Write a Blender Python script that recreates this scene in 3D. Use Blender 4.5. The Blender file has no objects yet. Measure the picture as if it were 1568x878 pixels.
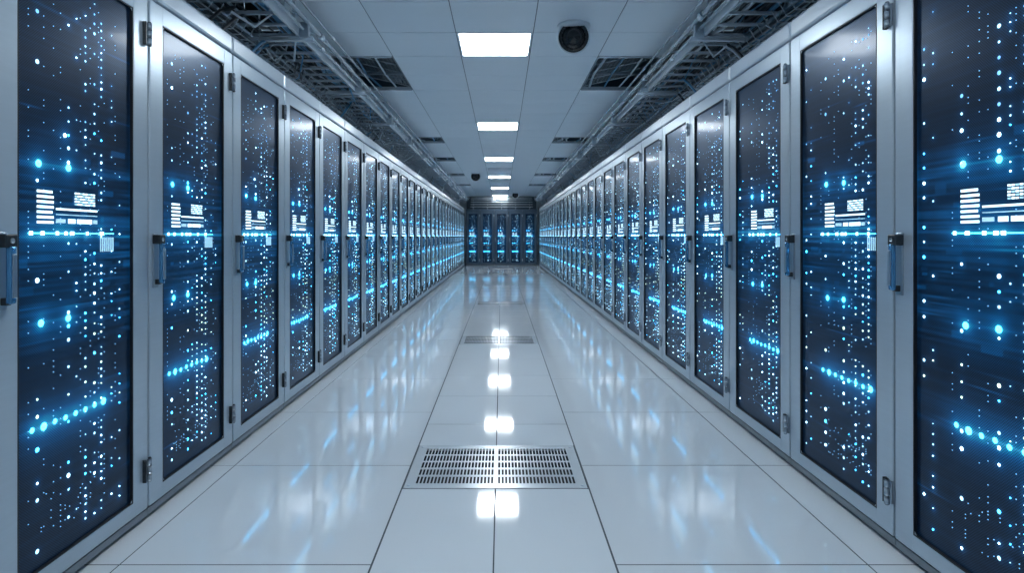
import bpy, bmesh, math, random
import numpy as np
from mathutils import Vector

scene = bpy.context.scene
scene.view_settings.view_transform = 'Standard'

# ------------------------------------------------------------------ materials
def mat(name, base, metallic=0.0, rough=0.5, emis=None, estr=0.0, ior=1.5, noise=0.0, nscale=20.0, coat=0.0, rnoise=0.0, stretch=None):
    m = bpy.data.materials.new(name); m.use_nodes = True
    nt = m.node_tree; b = nt.nodes['Principled BSDF']
    b.inputs['Base Color'].default_value = (*base, 1)
    b.inputs['Metallic'].default_value = metallic
    b.inputs['Roughness'].default_value = rough
    b.inputs['IOR'].default_value = ior
    b.inputs['Coat Weight'].default_value = coat
    b.inputs['Coat Roughness'].default_value = 0.04
    if emis:
        b.inputs['Emission Color'].default_value = (*emis, 1)
        b.inputs['Emission Strength'].default_value = estr
    if noise > 0 or rnoise > 0:
        tc = nt.nodes.new('ShaderNodeTexCoord')
        mp = nt.nodes.new('ShaderNodeMapping')
        if stretch: mp.inputs['Scale'].default_value = stretch
        nz = nt.nodes.new('ShaderNodeTexNoise'); nz.inputs['Scale'].default_value = nscale
        nz.inputs['Detail'].default_value = 3
        nt.links.new(tc.outputs['Object'], mp.inputs['Vector'])
        nt.links.new(mp.outputs['Vector'], nz.inputs['Vector'])
        if noise > 0:
            cr = nt.nodes.new('ShaderNodeMapRange')
            cr.inputs['To Min'].default_value = 1 - noise; cr.inputs['To Max'].default_value = 1 + noise
            nt.links.new(nz.outputs['Fac'], cr.inputs['Value'])
            mx = nt.nodes.new('ShaderNodeVectorMath'); mx.operation = 'SCALE'
            mx.inputs[0].default_value = base
            nt.links.new(cr.outputs['Result'], mx.inputs['Scale'])
            nt.links.new(mx.outputs['Vector'], b.inputs['Base Color'])
        if rnoise > 0:
            cr2 = nt.nodes.new('ShaderNodeMapRange')
            cr2.inputs['To Min'].default_value = max(0, rough - rnoise); cr2.inputs['To Max'].default_value = rough + rnoise
            nt.links.new(nz.outputs['Fac'], cr2.inputs['Value'])
            nt.links.new(cr2.outputs['Result'], b.inputs['Roughness'])
    return m

M = {}
M['frame'] = mat('rack_brushed_aluminium', (0.46, 0.545, 0.62), 0.5, 0.30, noise=0.05, nscale=6, stretch=(1, 1, 14))
M['header'] = mat('rack_header_aluminium', (0.78, 0.84, 0.90), 0.4, 0.22, noise=0.03, nscale=8)
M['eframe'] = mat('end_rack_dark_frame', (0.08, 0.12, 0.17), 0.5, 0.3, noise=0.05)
M['body'] = mat('rack_body_dark', (0.03, 0.04, 0.05), 0.2, 0.5, noise=0.1)
M['gasket'] = mat('rubber_gasket', (0.01, 0.012, 0.016), 0, 0.4, noise=0.1)
M['hinge'] = mat('hinge_steel', (0.36, 0.42, 0.48), 0.85, 0.28, noise=0.05)
M['hdark'] = mat('handle_black_plastic', (0.015, 0.018, 0.022), 0, 0.3, noise=0.1)
M['grip'] = mat('handle_blue_steel', (0.10, 0.30, 0.52), 0.7, 0.2, noise=0.1, coat=0.5)
M['plinth'] = mat('plinth_grey', (0.20, 0.23, 0.26), 0.4, 0.4, noise=0.05)
M['led_w'] = mat('led_white', (0.8, 0.9, 1), 0, 0.5, (0.55, 0.88, 1.0), 7, noise=0.01)
M['led_c'] = mat('led_cyan', (0.2, 0.6, 1), 0, 0.5, (0.04, 0.52, 1.0), 10.0, noise=0.01)
M['led_g'] = mat('led_pale_green', (0.7, 1, 0.8), 0, 0.5, (0.70, 0.95, 0.70), 2.6, noise=0.01)
M['led_d'] = mat('led_dim_blue', (0.3, 0.6, 0.9), 0, 0.5, (0.16, 0.46, 0.80), 1.2, noise=0.01)
M['led_m'] = mat('led_mid_white', (0.5, 0.8, 0.9), 0, 0.5, (0.42, 0.80, 1.0), 2.2, noise=0.01)
M['disp'] = mat('status_display_white', (0.5, 0.8, 0.9), 0, 0.5, (0.70, 0.92, 1.0), 1.6, noise=0.01)
M['disp2'] = mat('status_display_dim', (0.5, 0.8, 0.9), 0, 0.5, (0.42, 0.74, 0.95), 0.6, noise=0.01)

def pane_material():
    m = bpy.data.materials.new('perforated_door_mesh'); m.use_nodes = True
    nt = m.node_tree; b = nt.nodes['Principled BSDF']; L = nt.links.new
    tc = nt.nodes.new('ShaderNodeTexCoord'); sp = nt.nodes.new('ShaderNodeSeparateXYZ')
    L(tc.outputs['Object'], sp.inputs[0])
    def math_(op, a, bb=None, v=None):
        n = nt.nodes.new('ShaderNodeMath'); n.operation = op
        L(a, n.inputs[0])
        if bb is not None: L(bb, n.inputs[1])
        if v is not None: n.inputs[1].default_value = v
        return n.outputs[0]
    k = 2 * math.pi / 0.0085
    sx = math_('SINE', math_('MULTIPLY', sp.outputs['X'], v=k))
    sz = math_('SINE', math_('MULTIPLY', sp.outputs['Z'], v=k))
    pr = math_('MULTIPLY', sx, sz)
    mr = nt.nodes.new('ShaderNodeMapRange')
    mr.inputs['From Min'].default_value = -0.3; mr.inputs['From Max'].default_value = 0.4
    L(pr, mr.inputs['Value'])
    mix = nt.nodes.new('ShaderNodeMix'); mix.data_type = 'RGBA'
    L(mr.outputs['Result'], mix.inputs['Factor'])
    mix.inputs['A'].default_value = (0.001, 0.003, 0.008, 1)
    mix.inputs['B'].default_value = (0.012, 0.023, 0.050, 1)
    L(mix.outputs['Result'], b.inputs['Base Color'])
    b.inputs['Roughness'].default_value = 0.30
    b.inputs['Metallic'].default_value = 0.25
    b.inputs['Specular Tint'].default_value = (0.45, 0.68, 1.0, 1)
    b.inputs['Coat Weight'].default_value = 0.15
    b.inputs['Coat Tint'].default_value = (0.7, 0.85, 1.0, 1)
    b.inputs['Coat Roughness'].default_value = 0.10
    at = nt.nodes.new('ShaderNodeAttribute'); at.attribute_name = 'glow'  # pane emits the painted halos and streaks stored per vertex
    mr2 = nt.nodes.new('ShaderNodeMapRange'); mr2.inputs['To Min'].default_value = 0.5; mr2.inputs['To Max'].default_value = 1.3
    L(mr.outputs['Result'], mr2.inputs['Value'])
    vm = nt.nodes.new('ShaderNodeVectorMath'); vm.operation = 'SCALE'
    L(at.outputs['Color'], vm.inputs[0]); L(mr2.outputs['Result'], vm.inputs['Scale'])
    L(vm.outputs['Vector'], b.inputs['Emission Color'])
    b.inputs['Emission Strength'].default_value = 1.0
    return m
M['pane'] = pane_material()

# ------------------------------------------------------------------ mesh builder
class B:
    def __init__(s): s.v = []; s.f = []; s.m = []; s.mats = []; s.glow = {}; s.smooth = []
    def mi(s, key):
        if key not in s.mats: s.mats.append(key)
        return s.mats.index(key)
    def add(s, vs, fs, key, smooth=False):
        o = len(s.v); s.v += [tuple(p) for p in vs]; i = s.mi(key)
        for f in fs:
            s.f.append([o + a for a in f]); s.m.append(i); s.smooth.append(smooth)
        return o
    def box(s, x0, x1, y0, y1, z0, z1, key, bev=0.0):
        if bev <= 0:
            vs = [(x0,y0,z0),(x1,y0,z0),(x1,y1,z0),(x0,y1,z0),(x0,y0,z1),(x1,y0,z1),(x1,y1,z1),(x0,y1,z1)]
            fs = [(0,3,2,1),(4,5,6,7),(0,1,5,4),(1,2,6,5),(2,3,7,6),(3,0,4,7)]
            s.add(vs, fs, key); return
        bm = bmesh.new(); bmesh.ops.create_cube(bm, size=1)
        for v in bm.verts:
            v.co = Vector(((x0+x1)/2 + v.co.x*(x1-x0), (y0+y1)/2 + v.co.y*(y1-y0), (z0+z1)/2 + v.co.z*(z1-z0)))
        bmesh.ops.bevel(bm, geom=bm.edges[:], offset=bev, segments=2, affect='EDGES', profile=0.5)
        bm.verts.index_update()
        s.add([v.co[:] for v in bm.verts], [[v.index for v in f.verts] for f in bm.faces], key)
        bm.free()
    def obox(s, c, ax, ay, az, key):
        c = Vector(c); ax = Vector(ax); ay = Vector(ay); az = Vector(az)
        vs = [c+sx*ax+sy*ay+sz*az for sz in (-1,1) for sx, sy in ((-1,-1),(1,-1),(1,1),(-1,1))]
        s.add(vs, [(0,3,2,1),(4,5,6,7),(0,1,5,4),(1,2,6,5),(2,3,7,6),(3,0,4,7)], key)
    def tube(s, pts, r, key, n=6, caps=True):
        pts = [Vector(p) for p in pts]; vs = []; fs = []
        for i, p in enumerate(pts):
            d = (pts[min(i+1, len(pts)-1)] - pts[max(i-1, 0)]).normalized()
            up = Vector((0,0,1)) if abs(d.z) < 0.9 else Vector((1,0,0))
            a = d.cross(up).normalized(); bb = d.cross(a).normalized()
            for k in range(n):
                t = 2*math.pi*k/n
                vs.append(p + a*math.cos(t)*r + bb*math.sin(t)*r)
        for i in range(len(pts)-1):
            for k in range(n):
                fs.append((i*n+k, i*n+(k+1)%n, (i+1)*n+(k+1)%n, (i+1)*n+k))
        if caps:
            fs.append(tuple(range(n))); fs.append(tuple((len(pts)-1)*n+k for k in reversed(range(n))))
        s.add(vs, fs, key, True)
    def lathe(s, prof, c, key, n=32, axis=None):
        vs = []; fs = []
        if axis is None:
            X = Vector((1,0,0)); Y = Vector((0,1,0)); Z = Vector((0,0,1))
        else:
            Z = Vector(axis).normalized(); X = Z.cross(Vector((0,0,1))).normalized(); Y = Z.cross(X)
        c = Vector(c)
        for r, z in prof:
            for k in range(n):
                t = 2*math.pi*k/n; vs.append(c + X*r*math.cos(t) + Y*r*math.sin(t) + Z*z)
        for i in range(len(prof)-1):
            for k in range(n):
                fs.append((i*n+k, i*n+(k+1)%n, (i+1)*n+(k+1)%n, (i+1)*n+k))
        s.add(vs, fs, key, True)
    def mesh(s, name):
        me = bpy.data.meshes.new(name)
        me.from_pydata(s.v, [], s.f)
        for k in s.mats: me.materials.append(M[k])
        me.polygons.foreach_set('material_index', s.m)
        me.polygons.foreach_set('use_smooth', s.smooth)
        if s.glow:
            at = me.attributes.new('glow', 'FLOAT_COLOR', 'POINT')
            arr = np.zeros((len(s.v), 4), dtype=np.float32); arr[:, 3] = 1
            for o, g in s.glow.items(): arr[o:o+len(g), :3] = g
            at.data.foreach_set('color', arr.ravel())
        me.update(); return me
    def obj(s, name, loc=(0,0,0), rot=0.0):
        return inst(name, s.mesh(name), loc, rot)

def inst(name, me, loc=(0,0,0), rot=0.0):
    o = bpy.data.objects.new(name, me); o.location = loc; o.rotation_euler = (0, 0, rot)
    scene.collection.objects.link(o); return o

# ------------------------------------------------------------------ server rack
HR = 2.20
def make_rack(D, seed, sh=0.0, boost=1.0, nx=96, nz=360, FR='frame', HD='header', dim=1.0):
    rnd = random.Random(seed); b = B()
    W = D - 0.003
    b.box(0, W, 0.028, 1.0, 0.035, HR-0.004, 'body')
    b.box(0.004, W-0.004, 0.05, 0.98, 0.0, 0.035, 'plinth')
    b.box(0, W, 0.006, 0.06, 0.018, 0.046, 'plinth', 0.003)
    b.box(0, W, 0.0, 0.08, 2.108, HR, HD, 0.014)
    b.box(0, W, 0.07, 1.0, HR-0.012, HR, HD)
    fl, fr, zb, zt = 0.098, W-0.098, 0.112, 2.02
    g = 0.004
    b.box(g, fl, 0.0, 0.026, 0.052, 2.100, FR, 0.005)
    b.box(fr, W-g, 0.0, 0.026, 0.052, 2.100, FR, 0.005)
    b.box(fl-0.006, fr+0.006, 0.0005, 0.0255, 0.052, zb, FR, 0.005)
    b.box(fl-0.006, fr+0.006, 0.0005, 0.0255, zt, 2.100, FR, 0.005)
    t = 0.0035
    b.box(fl-0.001, fl+t, 0.001, 0.02, zb, zt, 'gasket'); b.box(fr-t, fr+0.001, 0.001, 0.02, zb, zt, 'gasket')
    b.box(fl, fr, 0.001, 0.02, zb-0.001, zb+t, 'gasket'); b.box(fl, fr, 0.001, 0.02, zt-t, zt+0.001, 'gasket')
    for cx, sx in ((fl, 1), (fr, -1)):
        for cz, sz in ((zb, 1), (zt, -1)):
            b.add([(cx, 0.003, cz), (cx+sx*0.018, 0.003, cz), (cx, 0.003, cz+sz*0.018)], [(0,1,2)], FR)
    for z0 in (0.165, 1.90):
        hx = W-0.017
        b.box(hx-0.020, hx-0.003, -0.007, 0.002, z0+0.004, z0+0.086, 'hinge', 0.002)
        b.box(hx+0.002, hx+0.015, -0.007, 0.002, z0+0.004, z0+0.086, 'hinge', 0.002)
        for k in range(3):
            b.tube([(hx, -0.013, z0+k*0.031), (hx, -0.013, z0+k*0.031+0.028)], 0.0095, 'hinge', 10)
        b.tube([(hx, -0.013, z0-0.003), (hx, -0.013, z0+0.094)], 0.006, 'hdark', 8)
        b.box(hx-0.024, hx-0.019, -0.014, 0.002, z0, z0+0.09, 'hdark', 0.001)
    b.box(0.020, 0.052, -0.008, 0.002, 0.930, 1.152, 'hinge', 0.003)
    b.box(0.014, 0.058, -0.034, -0.004, 1.108, 1.146, 'hdark', 0.004)
    b.box(0.025, 0.047, -0.040, -0.022, 0.948, 1.112, 'grip', 0.006)
    b.box(0.029, 0.043, -0.044, -0.038, 0.965, 1.09, 'hinge', 0.002)
    b.box(0.027, 0.045, -0.026, -0.004, 0.944, 0.966, 'hdark', 0.003)
    b.tube([(0.036, -0.036, 1.127), (0.036, -0.030, 1.127)], 0.008, 'hinge', 10)
    # ------------- LEDs
    yp = 0.012
    leds = []
    lo, hi = fl+0.02, fr-0.02
    def ok(u): return lo < u < hi
    sw = (W-0.196)/0.541
    U = lambda u: fl + (u-0.1)*sw + sh
    cols = [(0.185, 0.0060, 0.052, 0.42), (0.316, 0.0056, 0.045, 0.55), (0.352, 0.0026, 0.0262, 0.25), (0.395, 0.0036, 0.0262, 0.66), (0.440, 0.0042, 0.035, 0.70), (0.475, 0.0036, 0.0262, 0.62), (0.53, 0.0026, 0.0262, 0.25)]
    if sh > 0.05: cols.append((0.03, 0.0052, 0.05, 0.4)); cols.append((0.07, 0.0030, 0.035, 0.3))
    if sh < 0.05: cols.append((0.575, 0.0030, 0.035, 0.3))
    for u, r, st, p in cols:
        z = 0.17
        while z < 1.97:
            blank = abs(z-1.22) < 0.085 and 0.15 < u < 0.47
            zone = 1.0 if z < 1.05 else (0.75 if z < 1.75 else 0.6)
            if 0.66 < z < 0.80: zone *= 0.8
            if ok(U(u)) and not blank and rnd.random() < p*zone*1.15*dim:
                q = rnd.random()
                rr = r*(0.6+0.65*rnd.random())
                if 0.55 < z < 0.85 and q < 0.5: mm = 'led_g'
                elif z < 1.5: mm = 'led_w' if q < 0.40 else ('led_m' if q < 0.82 else 'led_c')
                else: mm = 'led_w' if q < 0.2 else ('led_m' if q < 0.6 else 'led_d')
                leds.append((U(u), z+rnd.uniform(-0.002, 0.002), rr, mm, 0.5 if mm == 'led_w' else 0.24))
            z += st
    for z in np.arange(0.2, 1.95, 0.0175):
        for u in (0.15, 0.21, 0.25, 0.28, 0.37, 0.418, 0.46, 0.49, 0.55):
            if ok(U(u)) and rnd.random() < 0.26: leds.append((U(u), z, 0.0020, 'led_d', 0.0))
    for z in np.arange(0.2, 0.34, 0.012):
        for u in np.arange(0.2, 0.5, 0.02):
            if ok(U(u)) and rnd.random() < 0.16: leds.append((U(u), z, 0.0019, 'led_d', 0.0))
    big = [(0.19, 1.364), (0.316, 1.362), (0.20, 0.868), (0.315, 0.872)]
    for u, z in big: leds.append((U(u), z+rnd.uniform(-.004, .004), 0.0115, 'led_c', 2.1*dim))
    if rnd.random() < .6: leds.append((U(0.30), 1.47, 0.007, 'led_w', 0.9))
    for i in range(8):
        u = U(0.165+0.046*i)
        if ok(u): leds.append((u, 0.547+rnd.uniform(-.002, .002), 0.0125 if i in (1, 7) else 0.0088, 'led_c', (1.9 if i in (1, 7) else 1.2)*dim))
    quads = []
    for i in range(7): quads.append((0.184, 0.249 if i not in (2, 6) else 0.244, 1.180+i*0.0160, 1.1882+i*0.0160, 'disp'))
    quads += [(0.262, 0.452, 1.2245, 1.2310, 'disp'), (0.262, 0.452, 1.2085, 1.2115, 'disp2'), (0.262, 0.300, 1.183, 1.196, 'disp2'),
              (0.315, 0.345, 1.182, 1.197, 'disp'), (0.356, 0.425, 1.182, 1.197, 'disp'), (0.434, 0.452, 1.183, 1.196, 'disp2')]
    for i in range(8):
        for j in range(5): quads.append((0.345+i*0.0125, 0.3525+i*0.0125, 1.244+j*0.0092, 1.2495+j*0.0092, 'disp' if (i+j) % 3 else 'disp2'))
    quads.append((0.15, 0.54, 1.1480, 1.1510, 'led_c'))
    for u in (0.155, 0.20, 0.262, 0.30, 0.325, 0.40, 0.47):
        quads.append((u, u+0.006+0.008*rnd.random(), 1.144, 1.155, 'led_w')); leds.append((U(u+.005), 1.1495, 0.0015, 'led_w', 1.0*dim) if ok(U(u+.005)) else (lo, 1.1495, 0.001, 'led_d', 0))
    for i in range(7): quads.append((0.470+i*0.011, 0.4725+i*0.011, 1.085, 1.136, 'disp2'))
    for u0, u1, z0, z1, mm in quads:
        a, c = max(U(u0), lo), min(U(u1), hi)
        if c-a > 0.0015: b.box(a, c, yp-0.003, yp+0.001, z0, z1, mm)
    for u, z, r, mm, ga in leds:
        n = 10 if r > 0.003 else 5
        vs = [(u, yp-0.004, z)] + [(u+r*math.cos(2*math.pi*k/n), yp-0.0008, z+r*math.sin(2*math.pi*k/n)) for k in range(n)]
        b.add(vs, [(0, 1+k, 1+(k+1) % n) for k in range(n)], mm)
    # ------------- pane grid, LED halos and blue bands painted into its emission
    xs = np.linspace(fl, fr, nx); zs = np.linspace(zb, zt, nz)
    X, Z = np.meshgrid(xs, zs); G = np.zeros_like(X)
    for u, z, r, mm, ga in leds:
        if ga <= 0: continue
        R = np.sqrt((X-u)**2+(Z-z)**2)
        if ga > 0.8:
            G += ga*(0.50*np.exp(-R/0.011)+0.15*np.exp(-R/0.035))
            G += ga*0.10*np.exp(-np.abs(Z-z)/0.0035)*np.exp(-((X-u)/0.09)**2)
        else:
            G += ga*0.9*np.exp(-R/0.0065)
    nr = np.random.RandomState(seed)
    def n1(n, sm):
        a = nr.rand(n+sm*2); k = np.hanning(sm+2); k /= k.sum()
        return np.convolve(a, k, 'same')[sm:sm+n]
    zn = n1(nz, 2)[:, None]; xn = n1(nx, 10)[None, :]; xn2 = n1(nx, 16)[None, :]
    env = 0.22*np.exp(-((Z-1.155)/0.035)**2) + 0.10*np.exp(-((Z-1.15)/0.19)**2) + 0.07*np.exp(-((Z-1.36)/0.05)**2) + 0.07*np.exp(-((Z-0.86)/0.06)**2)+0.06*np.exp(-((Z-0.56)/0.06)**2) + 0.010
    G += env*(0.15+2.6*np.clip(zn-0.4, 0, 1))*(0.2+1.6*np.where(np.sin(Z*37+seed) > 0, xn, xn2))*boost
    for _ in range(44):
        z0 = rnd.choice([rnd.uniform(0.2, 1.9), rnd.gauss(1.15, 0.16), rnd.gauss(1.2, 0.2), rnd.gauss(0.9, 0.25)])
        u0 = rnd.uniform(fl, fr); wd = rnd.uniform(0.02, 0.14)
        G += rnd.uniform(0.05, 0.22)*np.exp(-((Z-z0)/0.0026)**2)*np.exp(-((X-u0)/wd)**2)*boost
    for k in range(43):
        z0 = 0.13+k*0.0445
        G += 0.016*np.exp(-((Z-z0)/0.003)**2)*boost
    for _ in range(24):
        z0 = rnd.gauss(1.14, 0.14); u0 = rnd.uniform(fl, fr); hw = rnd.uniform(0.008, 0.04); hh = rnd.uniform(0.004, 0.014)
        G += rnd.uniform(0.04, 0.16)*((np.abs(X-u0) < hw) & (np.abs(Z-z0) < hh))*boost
    G += 0.22*(np.exp(-(X-fl)/0.005)+np.exp(-(fr-X)/0.005))*np.exp(-((Z-1.25)/0.32)**2)  # blue glow painted along both side edges of the window
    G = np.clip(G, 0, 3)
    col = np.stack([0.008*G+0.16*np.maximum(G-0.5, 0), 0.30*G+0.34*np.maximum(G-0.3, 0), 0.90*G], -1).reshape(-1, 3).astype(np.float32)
    vs = np.stack([X, np.full_like(X, yp), Z], -1).reshape(-1, 3)
    fs = [(j*nx+i, j*nx+i+1, (j+1)*nx+i+1, (j+1)*nx+i) for j in range(nz-1) for i in range(nx-1)]
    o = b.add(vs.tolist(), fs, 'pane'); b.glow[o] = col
    return b.mesh('server_rack')

XW = 1.415
DL, DR, DE = 0.737, 0.765, 0.556
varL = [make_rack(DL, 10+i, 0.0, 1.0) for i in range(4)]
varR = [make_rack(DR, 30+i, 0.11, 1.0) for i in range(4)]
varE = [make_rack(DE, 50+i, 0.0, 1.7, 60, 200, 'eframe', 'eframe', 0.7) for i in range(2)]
Yend = 22.7
k = -6
while 2.36-DL + DL*(k+1) < Yend:
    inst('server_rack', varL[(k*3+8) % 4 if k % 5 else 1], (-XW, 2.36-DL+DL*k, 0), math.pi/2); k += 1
k = -6
while 2.119 + DR*k < Yend:
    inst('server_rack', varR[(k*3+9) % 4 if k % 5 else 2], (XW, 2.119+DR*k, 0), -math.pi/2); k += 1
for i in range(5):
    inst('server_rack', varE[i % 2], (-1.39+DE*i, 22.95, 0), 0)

# ------------------------------------------------------------------ floor
M['tile'] = mat('polished_floor_tile', (0.74, 0.785, 0.825), 0.0, 0.06, ior=1.9, noise=0.02, nscale=1.5, rnoise=0.02)
M['grout'] = mat('floor_joint', (0.05, 0.065, 0.08), 0.0, 0.6, noise=0.1)
M['grille'] = mat('grille_steel', (0.74, 0.79, 0.83), 0.3, 0.2, noise=0.03)
M['pit'] = mat('underfloor_dark', (0.006, 0.008, 0.011), 0, 0.8, noise=0.1)
Y0, Y1 = -3.9, 24.2
fb = B()
fb.box(-2.9, 2.9, Y0-0.1, Y1, -0.16, -0.12, 'pit')
G = 0.004
xe = [-0.450, -0.028, 0.395]
side = [Y0] + [2.92+0.8825*i for i in range(-7, 25) if Y0 < 2.92+0.8825*i < Y1] + [Y1]
cl = []; gr = []
for p in range(-2, 7):
    o = 2.651+3.53*p
    cl += [o, o+0.545, o+0.909, o+1.535, o+2.16, o+2.79]; gr.append((o, o+0.545))
cl = [c for c in cl if Y0 < c < Y1-0.3]; cl = [Y0]+sorted(cl)+[Y1]
def tile(x0, x1, y0, y1):
    fb.box(x0+G*.6, x1-G*.6, y0+G*.6, y1-G*.6, -0.03, 0.0, 'tile', 0.0012)
for a, c in zip(side[:-1], side[1:]):
    for x0, x1 in ((-2.9, -2.20), (-2.20, -1.325), (-1.325, -0.450), (0.395, 1.27), (1.27, 2.145), (2.145, 2.9)): tile(x0, x1, a, c)
for a, c in zip(cl[:-1], cl[1:]):
    if any(abs(a-g0) < 1e-4 for g0, g1 in gr): continue
    tile(xe[0], xe[1], a, c); tile(xe[1], xe[2], a, c)
fb.box(-2.9, xe[0]+0.0, Y0, Y1, -0.12, -0.028, 'grout'); fb.box(xe[2], 2.9, Y0, Y1, -0.12, -0.028, 'grout')
# black joint gasket just below the tile surface
for xx in (-2.20, -1.325, 1.27, 2.145): fb.box(xx-0.002, xx+0.002, Y0, Y1, -0.02, -0.0008, 'grout')
for yy in side[1:-1]:
    fb.box(-2.9, xe[0], yy-0.0024, yy+0.0024, -0.02, -0.0006, 'grout'); fb.box(xe[2], 2.9, yy-0.0024, yy+0.0024, -0.02, -0.0006, 'grout')
for a, c in zip(cl[:-1], cl[1:]):
    if not any(abs(a-g0) < 1e-4 for g0, g1 in gr):
        fb.box(xe[0], xe[2], a, c, -0.12, -0.028, 'grout'); fb.box(xe[1]-0.002, xe[1]+0.002, a, c, -0.02, -0.0006, 'grout')
        fb.box(xe[0], xe[2], a-0.0022, a+0.0022, -0.02, -0.0006, 'grout')
fb.box(xe[0]-0.0035, xe[0]+0.0035, Y0, Y1, -0.02, 0.0004, 'grout'); fb.box(xe[2]-0.0035, xe[2]+0.0035, Y0, Y1, -0.02, 0.0004, 'grout')
fb.obj('floor')

gb = B()
x0, x1, L = xe[0]+0.006, xe[2]-0.006, 0.545
bx = 0.045; mid = (x0+x1)/2
gy0, gy1 = 0.003, L-0.003
my = 0.05
zt_, zb_ = 0.0015, -0.0012
gb.box(x0, x1, gy0, gy0+my, zb_, zt_, 'grille'); gb.box(x0, x1, gy1-my, gy1, zb_, zt_, 'grille')
gb.box(x0, x0+bx, gy0+my, gy1-my, zb_, zt_, 'grille'); gb.box(x1-bx, x1, gy0+my, gy1-my, zb_, zt_, 'grille')
gb.box(mid-0.008, mid+0.008, gy0+my, gy1-my, zb_, zt_, 'grille')
rows = 5; ry = (gy1-gy0-2*my); rp = ry/rows
for r in range(1, rows):
    yy = gy0+my+r*rp; gb.box(x0+bx, x1-bx, yy-0.009, yy+0.009, zb_, zt_, 'grille')
for h0, h1 in ((x0+bx, mid-0.008), (mid+0.008, x1-bx)):
    n = 22; pw = (h1-h0)/n
    for i in range(n+1):
        cx = h0+i*pw; a = max(h0, cx-pw*0.20); c = min(h1, cx+pw*0.20)
        for r in range(rows):
            ya = gy0+my+r*rp+(0.009 if r else 0); yc = gy0+my+(r+1)*rp-(0.009 if r < rows-1 else 0)
            gb.box(a, c, ya, yc, zb_, zt_, 'grille')
for px in (x0+0.02, x1-0.02):
    for py in (gy0+0.025, gy1-0.025): gb.lathe([(0.0, 0.0035), (0.006, 0.0035), (0.009, 0.0015)], (px, py, 0), 'hinge', 12)
gm = gb.mesh('floor_air_grille')
for g0, g1 in gr:
    if any(abs(c-g0) < 1e-4 for c in cl): inst('floor_air_grille', gm, (0, g0, 0))

# ------------------------------------------------------------------ ceiling
HC = 2.72
M['ctile'] = mat('ceiling_tile', (0.69, 0.75, 0.805), 0.0, 0.4, noise=0.03, nscale=3)
M['tbar'] = mat('ceiling_tbar', (0.16, 0.19, 0.22), 0.2, 0.5, noise=0.03)
M['light'] = mat('led_panel_diffuser', (1, 1, 1), 0, 0.5, (0.88, 0.955, 1.0), 30.0, noise=0.01)
M['lframe'] = mat('light_panel_frame', (0.8, 0.85, 0.9), 0.2, 0.4, noise=0.02)
M['slab'] = mat('plenum_slab', (0.03, 0.04, 0.05), 0, 0.8, noise=0.15)
M['wall'] = mat('wall_paint', (0.40, 0.46, 0.52), 0, 0.6, noise=0.03)
M['plen'] = mat('upper_wall_dark_paint', (0.08, 0.10, 0.125), 0, 0.6, noise=0.03)
M['steel'] = mat('galvanised_steel', (0.74, 0.81, 0.87), 0.6, 0.25, noise=0.12, nscale=12)
M['cab_d'] = mat('cable_black', (0.015, 0.02, 0.025), 0, 0.4, noise=0.1)
M['cab_b'] = mat('cable_blue', (0.05, 0.20, 0.36), 0, 0.35, noise=0.1)
M['cab_g'] = mat('cable_grey', (0.42, 0.49, 0.55), 0.1, 0.4, noise=0.1)
M['dark'] = mat('dark_sheet_metal', (0.035, 0.05, 0.065), 0.5, 0.35, noise=0.15)
xc = [-1.554+0.6*i for i in range(6)]
T = 0.6; LY = 4.55
n0 = -14; n1_ = 32
lights = [6*i for i in range(-2, 6)]
openL = {1, 2, 8, 12, 17, 22}; vents = {15, 20}
cb = B()
for n in range(n0, n1_):
    ya = LY+T*n; yc = min(ya+T, Y1)
    if ya < Y0: ya = Y0
    if yc <= ya: continue
    for c in range(5):
        if c == 2 and (n in lights or n in vents): continue
        if c in (0, 4) and n in openL: continue
        g = 0.0035
        cb.box(xc[c]+g, xc[c+1]-g, ya+g, yc-g, HC, HC+0.02, 'ctile', 0.0015)
    cb.box(xc[0], xc[5], yc-0.010, yc+0.010, HC+0.004, HC+0.03, 'tbar')
for x in xc: cb.box(x-0.010, x+0.010, Y0, Y1, HC+0.0045, HC+0.031, 'tbar')
for x in (xc[0], xc[5]): cb.box(x-0.02, x+0.012, Y0, Y1, HC-0.012, HC+0.05, 'lframe', 0.003)
cb.obj('ceiling')
lb = B()
lb.box(0.02, T-0.02, 0.02, T-0.02, 0.004, 0.012, 'light')
for a in ((0.006, T-0.006, 0.006, 0.022), (0.006, T-0.006, T-0.022, T-0.006), (0.006, 0.022, 0.022, T-0.022), (T-0.022, T-0.006, 0.022, T-0.022)):
    lb.box(*a, -0.003, 0.03, 'lframe', 0.002)
lb.box(0.006, T-0.006, 0.006, T-0.006, 0.012, 0.05, 'lframe')
lm = lb.mesh('ceiling_light_panel')
for n in lights:
    if LY+T*n+T < Y1 and LY+T*n > Y0: inst('ceiling_light_panel', lm, (xc[2], LY+T*n, HC))
vb = B()
for i in range(9):
    y = 0.05+i*0.062; vb.obox((T/2, y, 0.01), (T/2-0.03, 0, 0), (0, 0.02, 0.012), (0, -0.001, 0.0016), 'lframe')
for a in ((0.006, T-0.006, 0.006, 0.03), (0.006, T-0.006, T-0.03, T-0.006), (0.006, 0.03, 0.03, T-0.03), (T-0.03, T-0.006, 0.03, T-0.03), (T/2-0.01, T/2+0.01, 0.03, T-0.03)):
    vb.box(*a, -0.004, 0.03, 'lframe', 0.002)
vb.box(0.006, T-0.006, 0.006, T-0.006, 0.05, 0.06, 'pit')
vm_ = vb.mesh('ceiling_air_vent')
for n in vents: inst('ceiling_air_vent', vm_, (xc[2], LY+T*n, HC))

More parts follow.
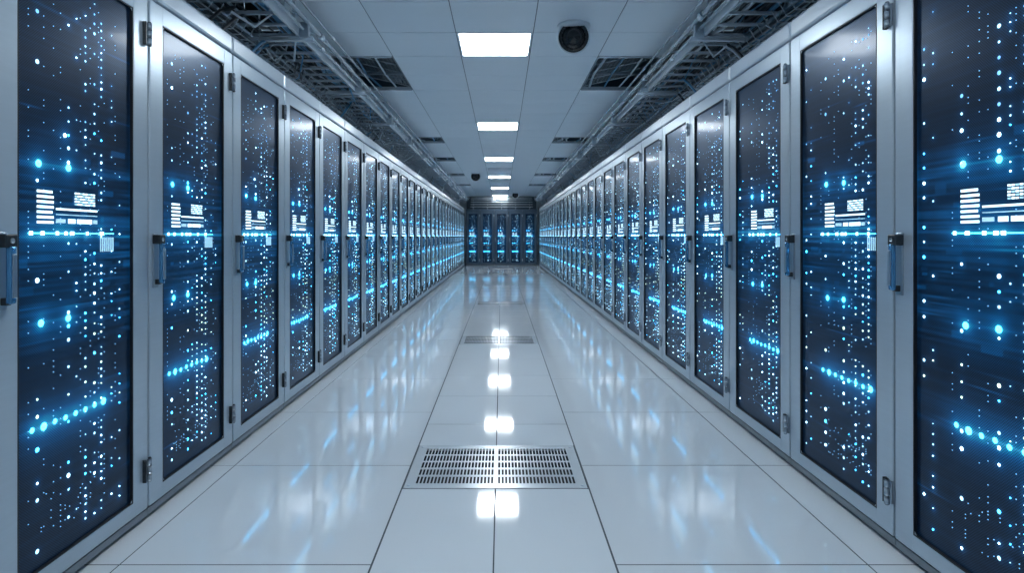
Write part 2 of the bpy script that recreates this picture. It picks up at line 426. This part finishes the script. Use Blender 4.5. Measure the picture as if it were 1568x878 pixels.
# open service hatches (duct box, slanted finned coil, pipes)
def hatch(rows, S, seed):
    r = random.Random(seed); h = B(); Lh = T*rows; w = T
    h.box(0.012, 0.022, 0.01, Lh-0.01, 0.035, 0.42, 'dark'); h.box(w-0.022, w-0.012, 0.01, Lh-0.01, 0.035, 0.42, 'dark')
    h.box(0.012, w-0.012, 0.01, 0.02, 0.035, 0.42, 'dark'); h.box(0.012, w-0.012, Lh-0.02, Lh-0.01, 0.035, 0.42, 'dark')
    h.box(0.012, w-0.012, 0.01, Lh-0.01, 0.42, 0.43, 'pit')
    xi = 0.03; xo = w-0.03
    for i in range(26):
        f = i/25
        x = xi+(xo-xi)*f; z = 0.03+0.12*(f if S > 0 else 1-f)
        h.box(x-0.0025, x+0.0025, 0.04, Lh-0.04, z, z+0.02, 'steel' if i % 2 == 0 else 'dark')
    for yy in np.linspace(0.08, Lh-0.08, 1+2*rows):
        a = Vector((xi, yy, 0.025+(0 if S > 0 else 0.12))); c = Vector((xo, yy, 0.025+(0.12 if S > 0 else 0)))
        h.tube([a, c], 0.006, 'steel', 6)
    for i in range(3):
        x = 0.10+0.16*i
        h.tube([(x, 0.03, 0.03), (x+r.uniform(-.06, .06), Lh/2, 0.01), (x, Lh-0.03, 0.03)], 0.006+0.006*r.random(), r.choice(['cab_g', 'cab_b', 'steel']), 8)
    h.box(0.012, w-0.012, 0.012, 0.034, -0.006, 0.03, 'steel', 0.002); h.box(0.012, w-0.012, Lh-0.034, Lh-0.012, -0.006, 0.03, 'steel', 0.002)
    return h.mesh('duct_service_hatch')
for c, S in ((0, -1), (4, 1)):
    h2 = hatch(2, S, 1); h1 = hatch(1, S, 2)
    for n in sorted(openL):
        if n == 2: continue
        inst('duct_service_hatch', h2 if n == 1 else h1, (xc[c], LY+T*n, HC))

def wall(name, *a, key='wall', upper=False):
    w = B(); w.box(*a, key)
    if upper: w.box(a[0]+(0.1 if a[0] < 0 else -0.004), a[1]+(0.004 if a[0] < 0 else -0.1), a[2]+0.2, a[3]-0.2, 2.5, 3.39, 'plen')
    w.obj(name)
wall('wall_left', -3.0, -2.9, Y0-0.1, Y1+0.1, -0.16, 3.4, upper=True)
wall('wall_right', 2.9, 3.0, Y0-0.1, Y1+0.1, -0.16, 3.4, upper=True)
wall('wall_end', -2.9, 2.9, Y1, Y1+0.1, -0.16, 3.4)
wall('wall_rear', -2.9, 2.9, Y0-0.1, Y0, -0.16, 3.4)
wall('ceiling_slab', -3.0, 3.0, Y0-0.1, Y1+0.1, 3.4, 3.5, key='slab')

M['tray_fill'] = mat('tray_fill_emitter', (1, 1, 1), 0, 0.5, (0.62, 0.84, 1.0), 10.0, noise=0.01)
for S in (-1, 1):  # added tubes, hidden behind the rack tops, to brighten the cable trays
    for j in range(9):
        bt = B(); yy = -2.5+3.0*j
        a, c = sorted((S*2.895, S*2.84)); bt.box(a, c, yy, yy+1.8, 2.38, 2.46, 'lframe', 0.004)
        bt.tube([(S*2.82, yy+0.03, 2.42), (S*2.82, yy+1.77, 2.42)], 0.03, 'tray_fill', 12)
        for e in (0.0, 1.77): bt.tube([(S*2.82, yy+e, 2.42), (S*2.82, yy+e+0.03, 2.42)], 0.033, 'lframe', 12)
        bt.obj('added_tray_fill_light')

tb = B()
for i, z in enumerate((2.26, 2.36, 2.46, 2.56, 2.64)):
    tb.box(-1.20, 1.20, 22.6+0.12*i, 22.66+0.12*i, z, z+0.025, 'steel', 0.004)
    tb.box(-1.20, 1.20, 22.61+0.12*i, 22.66+0.12*i, z+0.03, z+0.07, 'dark')
for x in (-1.1, -0.55, 0, 0.55, 1.1):
    tb.box(x-0.012, x+0.012, 22.62, 23.12, 2.24, 2.26, 'steel'); tb.box(x-0.012, x+0.012, 23.1, 23.12, 2.2, 2.715, 'steel')
tb.box(-1.38, 1.38, 23.2, 23.24, 2.205, 2.715, 'dark')
tb.obj('overhead_cable_ladder')

# ------------------------------------------------------------------ cable trays
def tray(side, seed):
    r = random.Random(seed); t = B(); S = side
    e = bpy.data.objects.new('cable_tray', None); scene.collection.objects.link(e)
    def bx(xa, xb, *rest):
        a, c = sorted((S*xa, S*xb)); t.box(a, c, *rest)
    ya, yb = -2.4, 22.5
    bx(1.33, 1.345, ya, yb, 2.46, 2.52, 'steel'); bx(1.98, 2.00, ya, yb, 2.46, 2.52, 'steel')
    bx(1.64, 1.655, ya, yb, 2.45, 2.47, 'steel')
    y = ya
    while y < yb:
        bx(1.345, 1.98, y, y+0.022, 2.463, 2.480, 'steel'); y += 0.19
    for xw in np.arange(1.60, 2.13, 0.065): t.tube([(S*xw, ya, 2.382), (S*xw, yb, 2.382)], 0.0035, 'steel', 4)
    y = ya
    while y < yb:
        t.tube([(S*1.56, y, 2.45), (S*1.60, y, 2.38), (S*2.12, y, 2.38), (S*2.16, y, 2.45)], 0.0045, 'steel', 4)
        y += 0.10
    y = ya
    while y < yb:
        t.tube([(S*1.33, y+0.1, 2.52), (S*1.30, y+0.06, 2.60), (S*1.50, y-0.2, 2.64)], 0.005, 'cab_g', 5); y += 0.42
    bx(1.62, 1.64, ya, yb, 2.82, 2.90, 'steel'); bx(2.28, 2.30, ya, yb, 2.82, 2.90, 'steel')
    y = ya
    while y < yb:
        bx(1.64, 2.28, y, y+0.035, 2.83, 2.85, 'steel'); y += 0.36
    bx(2.35, 2.8, ya, yb, 2.75, 3.1, 'dark')
    y = ya
    while y < yb: bx(2.33, 2.82, y, y+0.04, 2.73, 3.12, 'steel'); y += 1.2
    for x, z, rr in ((1.275, 2.55, 0.016), (1.305, 2.505, 0.011), (1.240, 2.60, 0.008)):
        t.tube([(S*x, ya, z), (S*x, yb, z)], rr, 'steel', 10)
        y = ya+r.random()
        while y < yb: t.tube([(S*x, y, z), (S*x, y+0.07, z)], rr*1.45, 'steel', 10); y += 1.47
    y = ya+0.4
    while y < yb:
        for x in (1.60, 2.02): t.tube([(S*x, y, 2.42), (S*x, y, 3.38)], 0.007, 'steel', 6)
        bx(1.24, 2.2, y-0.015, y+0.015, 2.43, 2.455, 'steel')
        t.obox((S*1.30, y, 2.50), (0.03, 0, 0), (0, 0.022, 0), (0, 0, 0.05), 'hinge')
        t.tube([(S*1.34, y, 2.46), (S*1.75, y+0.35, 2.82)], 0.008, 'steel', 5)
        bx(1.36, 1.38, y-0.01, y+0.01, 2.46, 2.70, 'steel')
        y += 1.47
    o = t.obj('ladder_frame'); o.parent = e
    c = B()
    for i in range(38):
        x = r.uniform(1.38, 1.95); z = 2.495+r.random()*0.06; pts = []
        ph = r.random()*6; y = ya
        while y < yb:
            pts.append((S*(x+0.05*math.sin(y*1.3+ph)+r.uniform(-.02, .02)), y, z+0.015*math.sin(y*3+ph)+r.uniform(-.006, .006))); y += 0.28
        c.tube(pts, r.choice([0.006, 0.009, 0.014]), r.choice(['cab_d', 'cab_d', 'cab_d', 'cab_d', 'cab_b', 'cab_g']), 5)
    for i in range(16):
        x = r.uniform(1.64, 2.08); pts = []; y = ya; ph = r.random()*6
        while y < yb:
            pts.append((S*(x+0.04*math.sin(y*1.1+ph)), y, 2.40+0.012*(i % 4)+0.01*math.sin(4*y+ph))); y += 0.3
        c.tube(pts, r.choice([0.007, 0.012]), r.choice(['cab_d', 'cab_d', 'cab_b', 'cab_g']), 5)
    for i in range(140):
        y = r.uniform(ya, yb); x = r.uniform(1.42, 1.95); dx = r.uniform(-0.35, 0.35); dy = r.uniform(-0.6, 0.6)
        zt2 = r.uniform(2.6, 2.95)
        p = [(S*x, y, 2.40), (S*(x+dx*.3), y+dy*.3, 2.34+r.random()*.05), (S*min(max(x+dx*.7, 1.36), 2.2), y+dy*.7, 2.48), (S*min(max(x+dx, 1.60), 2.2), y+dy, zt2)]
        c.tube(p, r.choice([0.004, 0.007]), r.choice(['cab_d', 'cab_g', 'steel', 'cab_b']), 5)
    for i in range(60):
        y = r.uniform(ya, yb); x = r.uniform(1.55, 2.0)
        c.tube([(S*x, y, 2.203), (S*x, y+0.02, 2.30), (S*(x-0.04), y+0.1, 2.40), (S*(x-0.03), y+0.3, 2.50)], 0.010, r.choice(['cab_d', 'cab_d', 'cab_g', 'cab_b']), 6)
    o = c.obj('cable_bundle'); o.parent = e
tray(-1, 5); tray(1, 8)

# ------------------------------------------------------------------ turret / dome cameras
M['cwhite'] = mat('camera_housing', (0.62, 0.68, 0.73), 0.1, 0.35, noise=0.02)
M['cblack'] = mat('camera_dome', (0.004, 0.005, 0.007), 0, 0.16, coat=0.3, noise=0.05)
M['cring'] = mat('camera_ir_ring', (0.035, 0.04, 0.05), 0.3, 0.35, noise=0.05)
for x, y in ((0.54, 4.40), (-0.645, 14.6), (0.50, 21.2)):
    d = B(); s = 1.1
    d.lathe([(0.0, 0.0), (0.124, 0.0), (0.124, -0.016), (0.112, -0.030), (0.075, -0.032)], (0, 0, 0), 'cwhite', 40)
    c = Vector((0, 0, -0.092)); ax = (Vector((0, 0, 1.6)) - Vector((x, y, HC-0.092))).normalized()
    prof = [(0.098*s*math.sin(t), -0.098*s*math.cos(t)) for t in np.linspace(0, math.pi*0.72, 18)]
    d.lathe(prof, c, 'cblack', 40, ax)
    rz = -0.098*s*math.cos(math.pi*0.72)
    d.lathe([(0.106*s, rz-0.034), (0.111*s, rz-0.024), (0.111*s, rz-0.008), (0.105*s, rz-0.002), (0.100*s, rz-0.003)], c, 'cwhite', 40, ax)
    d.lathe([(0.100*s, rz-0.003), (0.096*s, rz-0.006), (0.060*s, rz-0.006), (0.058*s, rz+0.002), (0.052*s, rz+0.002), (0.050*s, rz-0.004)], c, 'cblack', 40, ax)
    d.lathe([(0.052*s, rz-0.003), (0.047*s, rz+0.006), (0.042*s, rz+0.006)], c, 'cring', 40, ax)
    d.lathe([(0.042*s, rz+0.006), (0.030*s, rz+0.014), (0.012*s, rz+0.019), (0.0, rz+0.020)], c, 'cblack', 40, ax)
    Z = ax; X = Z.cross(Vector((0,0,1))).normalized(); Yv = Z.cross(X)
    for k in range(16):
        t = 2*math.pi*k/16
        p = c + (X*math.cos(t)+Yv*math.sin(t))*0.079*s+Z*(rz-0.0065)
        d.tube([p, p+Z*0.003], 0.005, 'cring', 8)
    d.obj('dome_security_camera', (x, y, HC-0.001))

# ------------------------------------------------------------------ camera
cam = bpy.data.cameras.new('camera'); co = bpy.data.objects.new('camera', cam)
scene.collection.objects.link(co)
co.location = (0, 0, 1.14); co.rotation_euler = (math.radians(90), 0, 0)
cam.sensor_width = 36; cam.lens = 900/1568*36
cam.shift_x = 16/1568; cam.shift_y = -77/1568; cam.clip_start = 0.02
scene.camera = co
w = bpy.data.worlds.new('world'); scene.world = w; w.use_nodes = True
w.node_tree.nodes['Background'].inputs[0].default_value = (0.4, 0.6, 0.8, 1); w.node_tree.nodes['Background'].inputs[1].default_value = 0.3
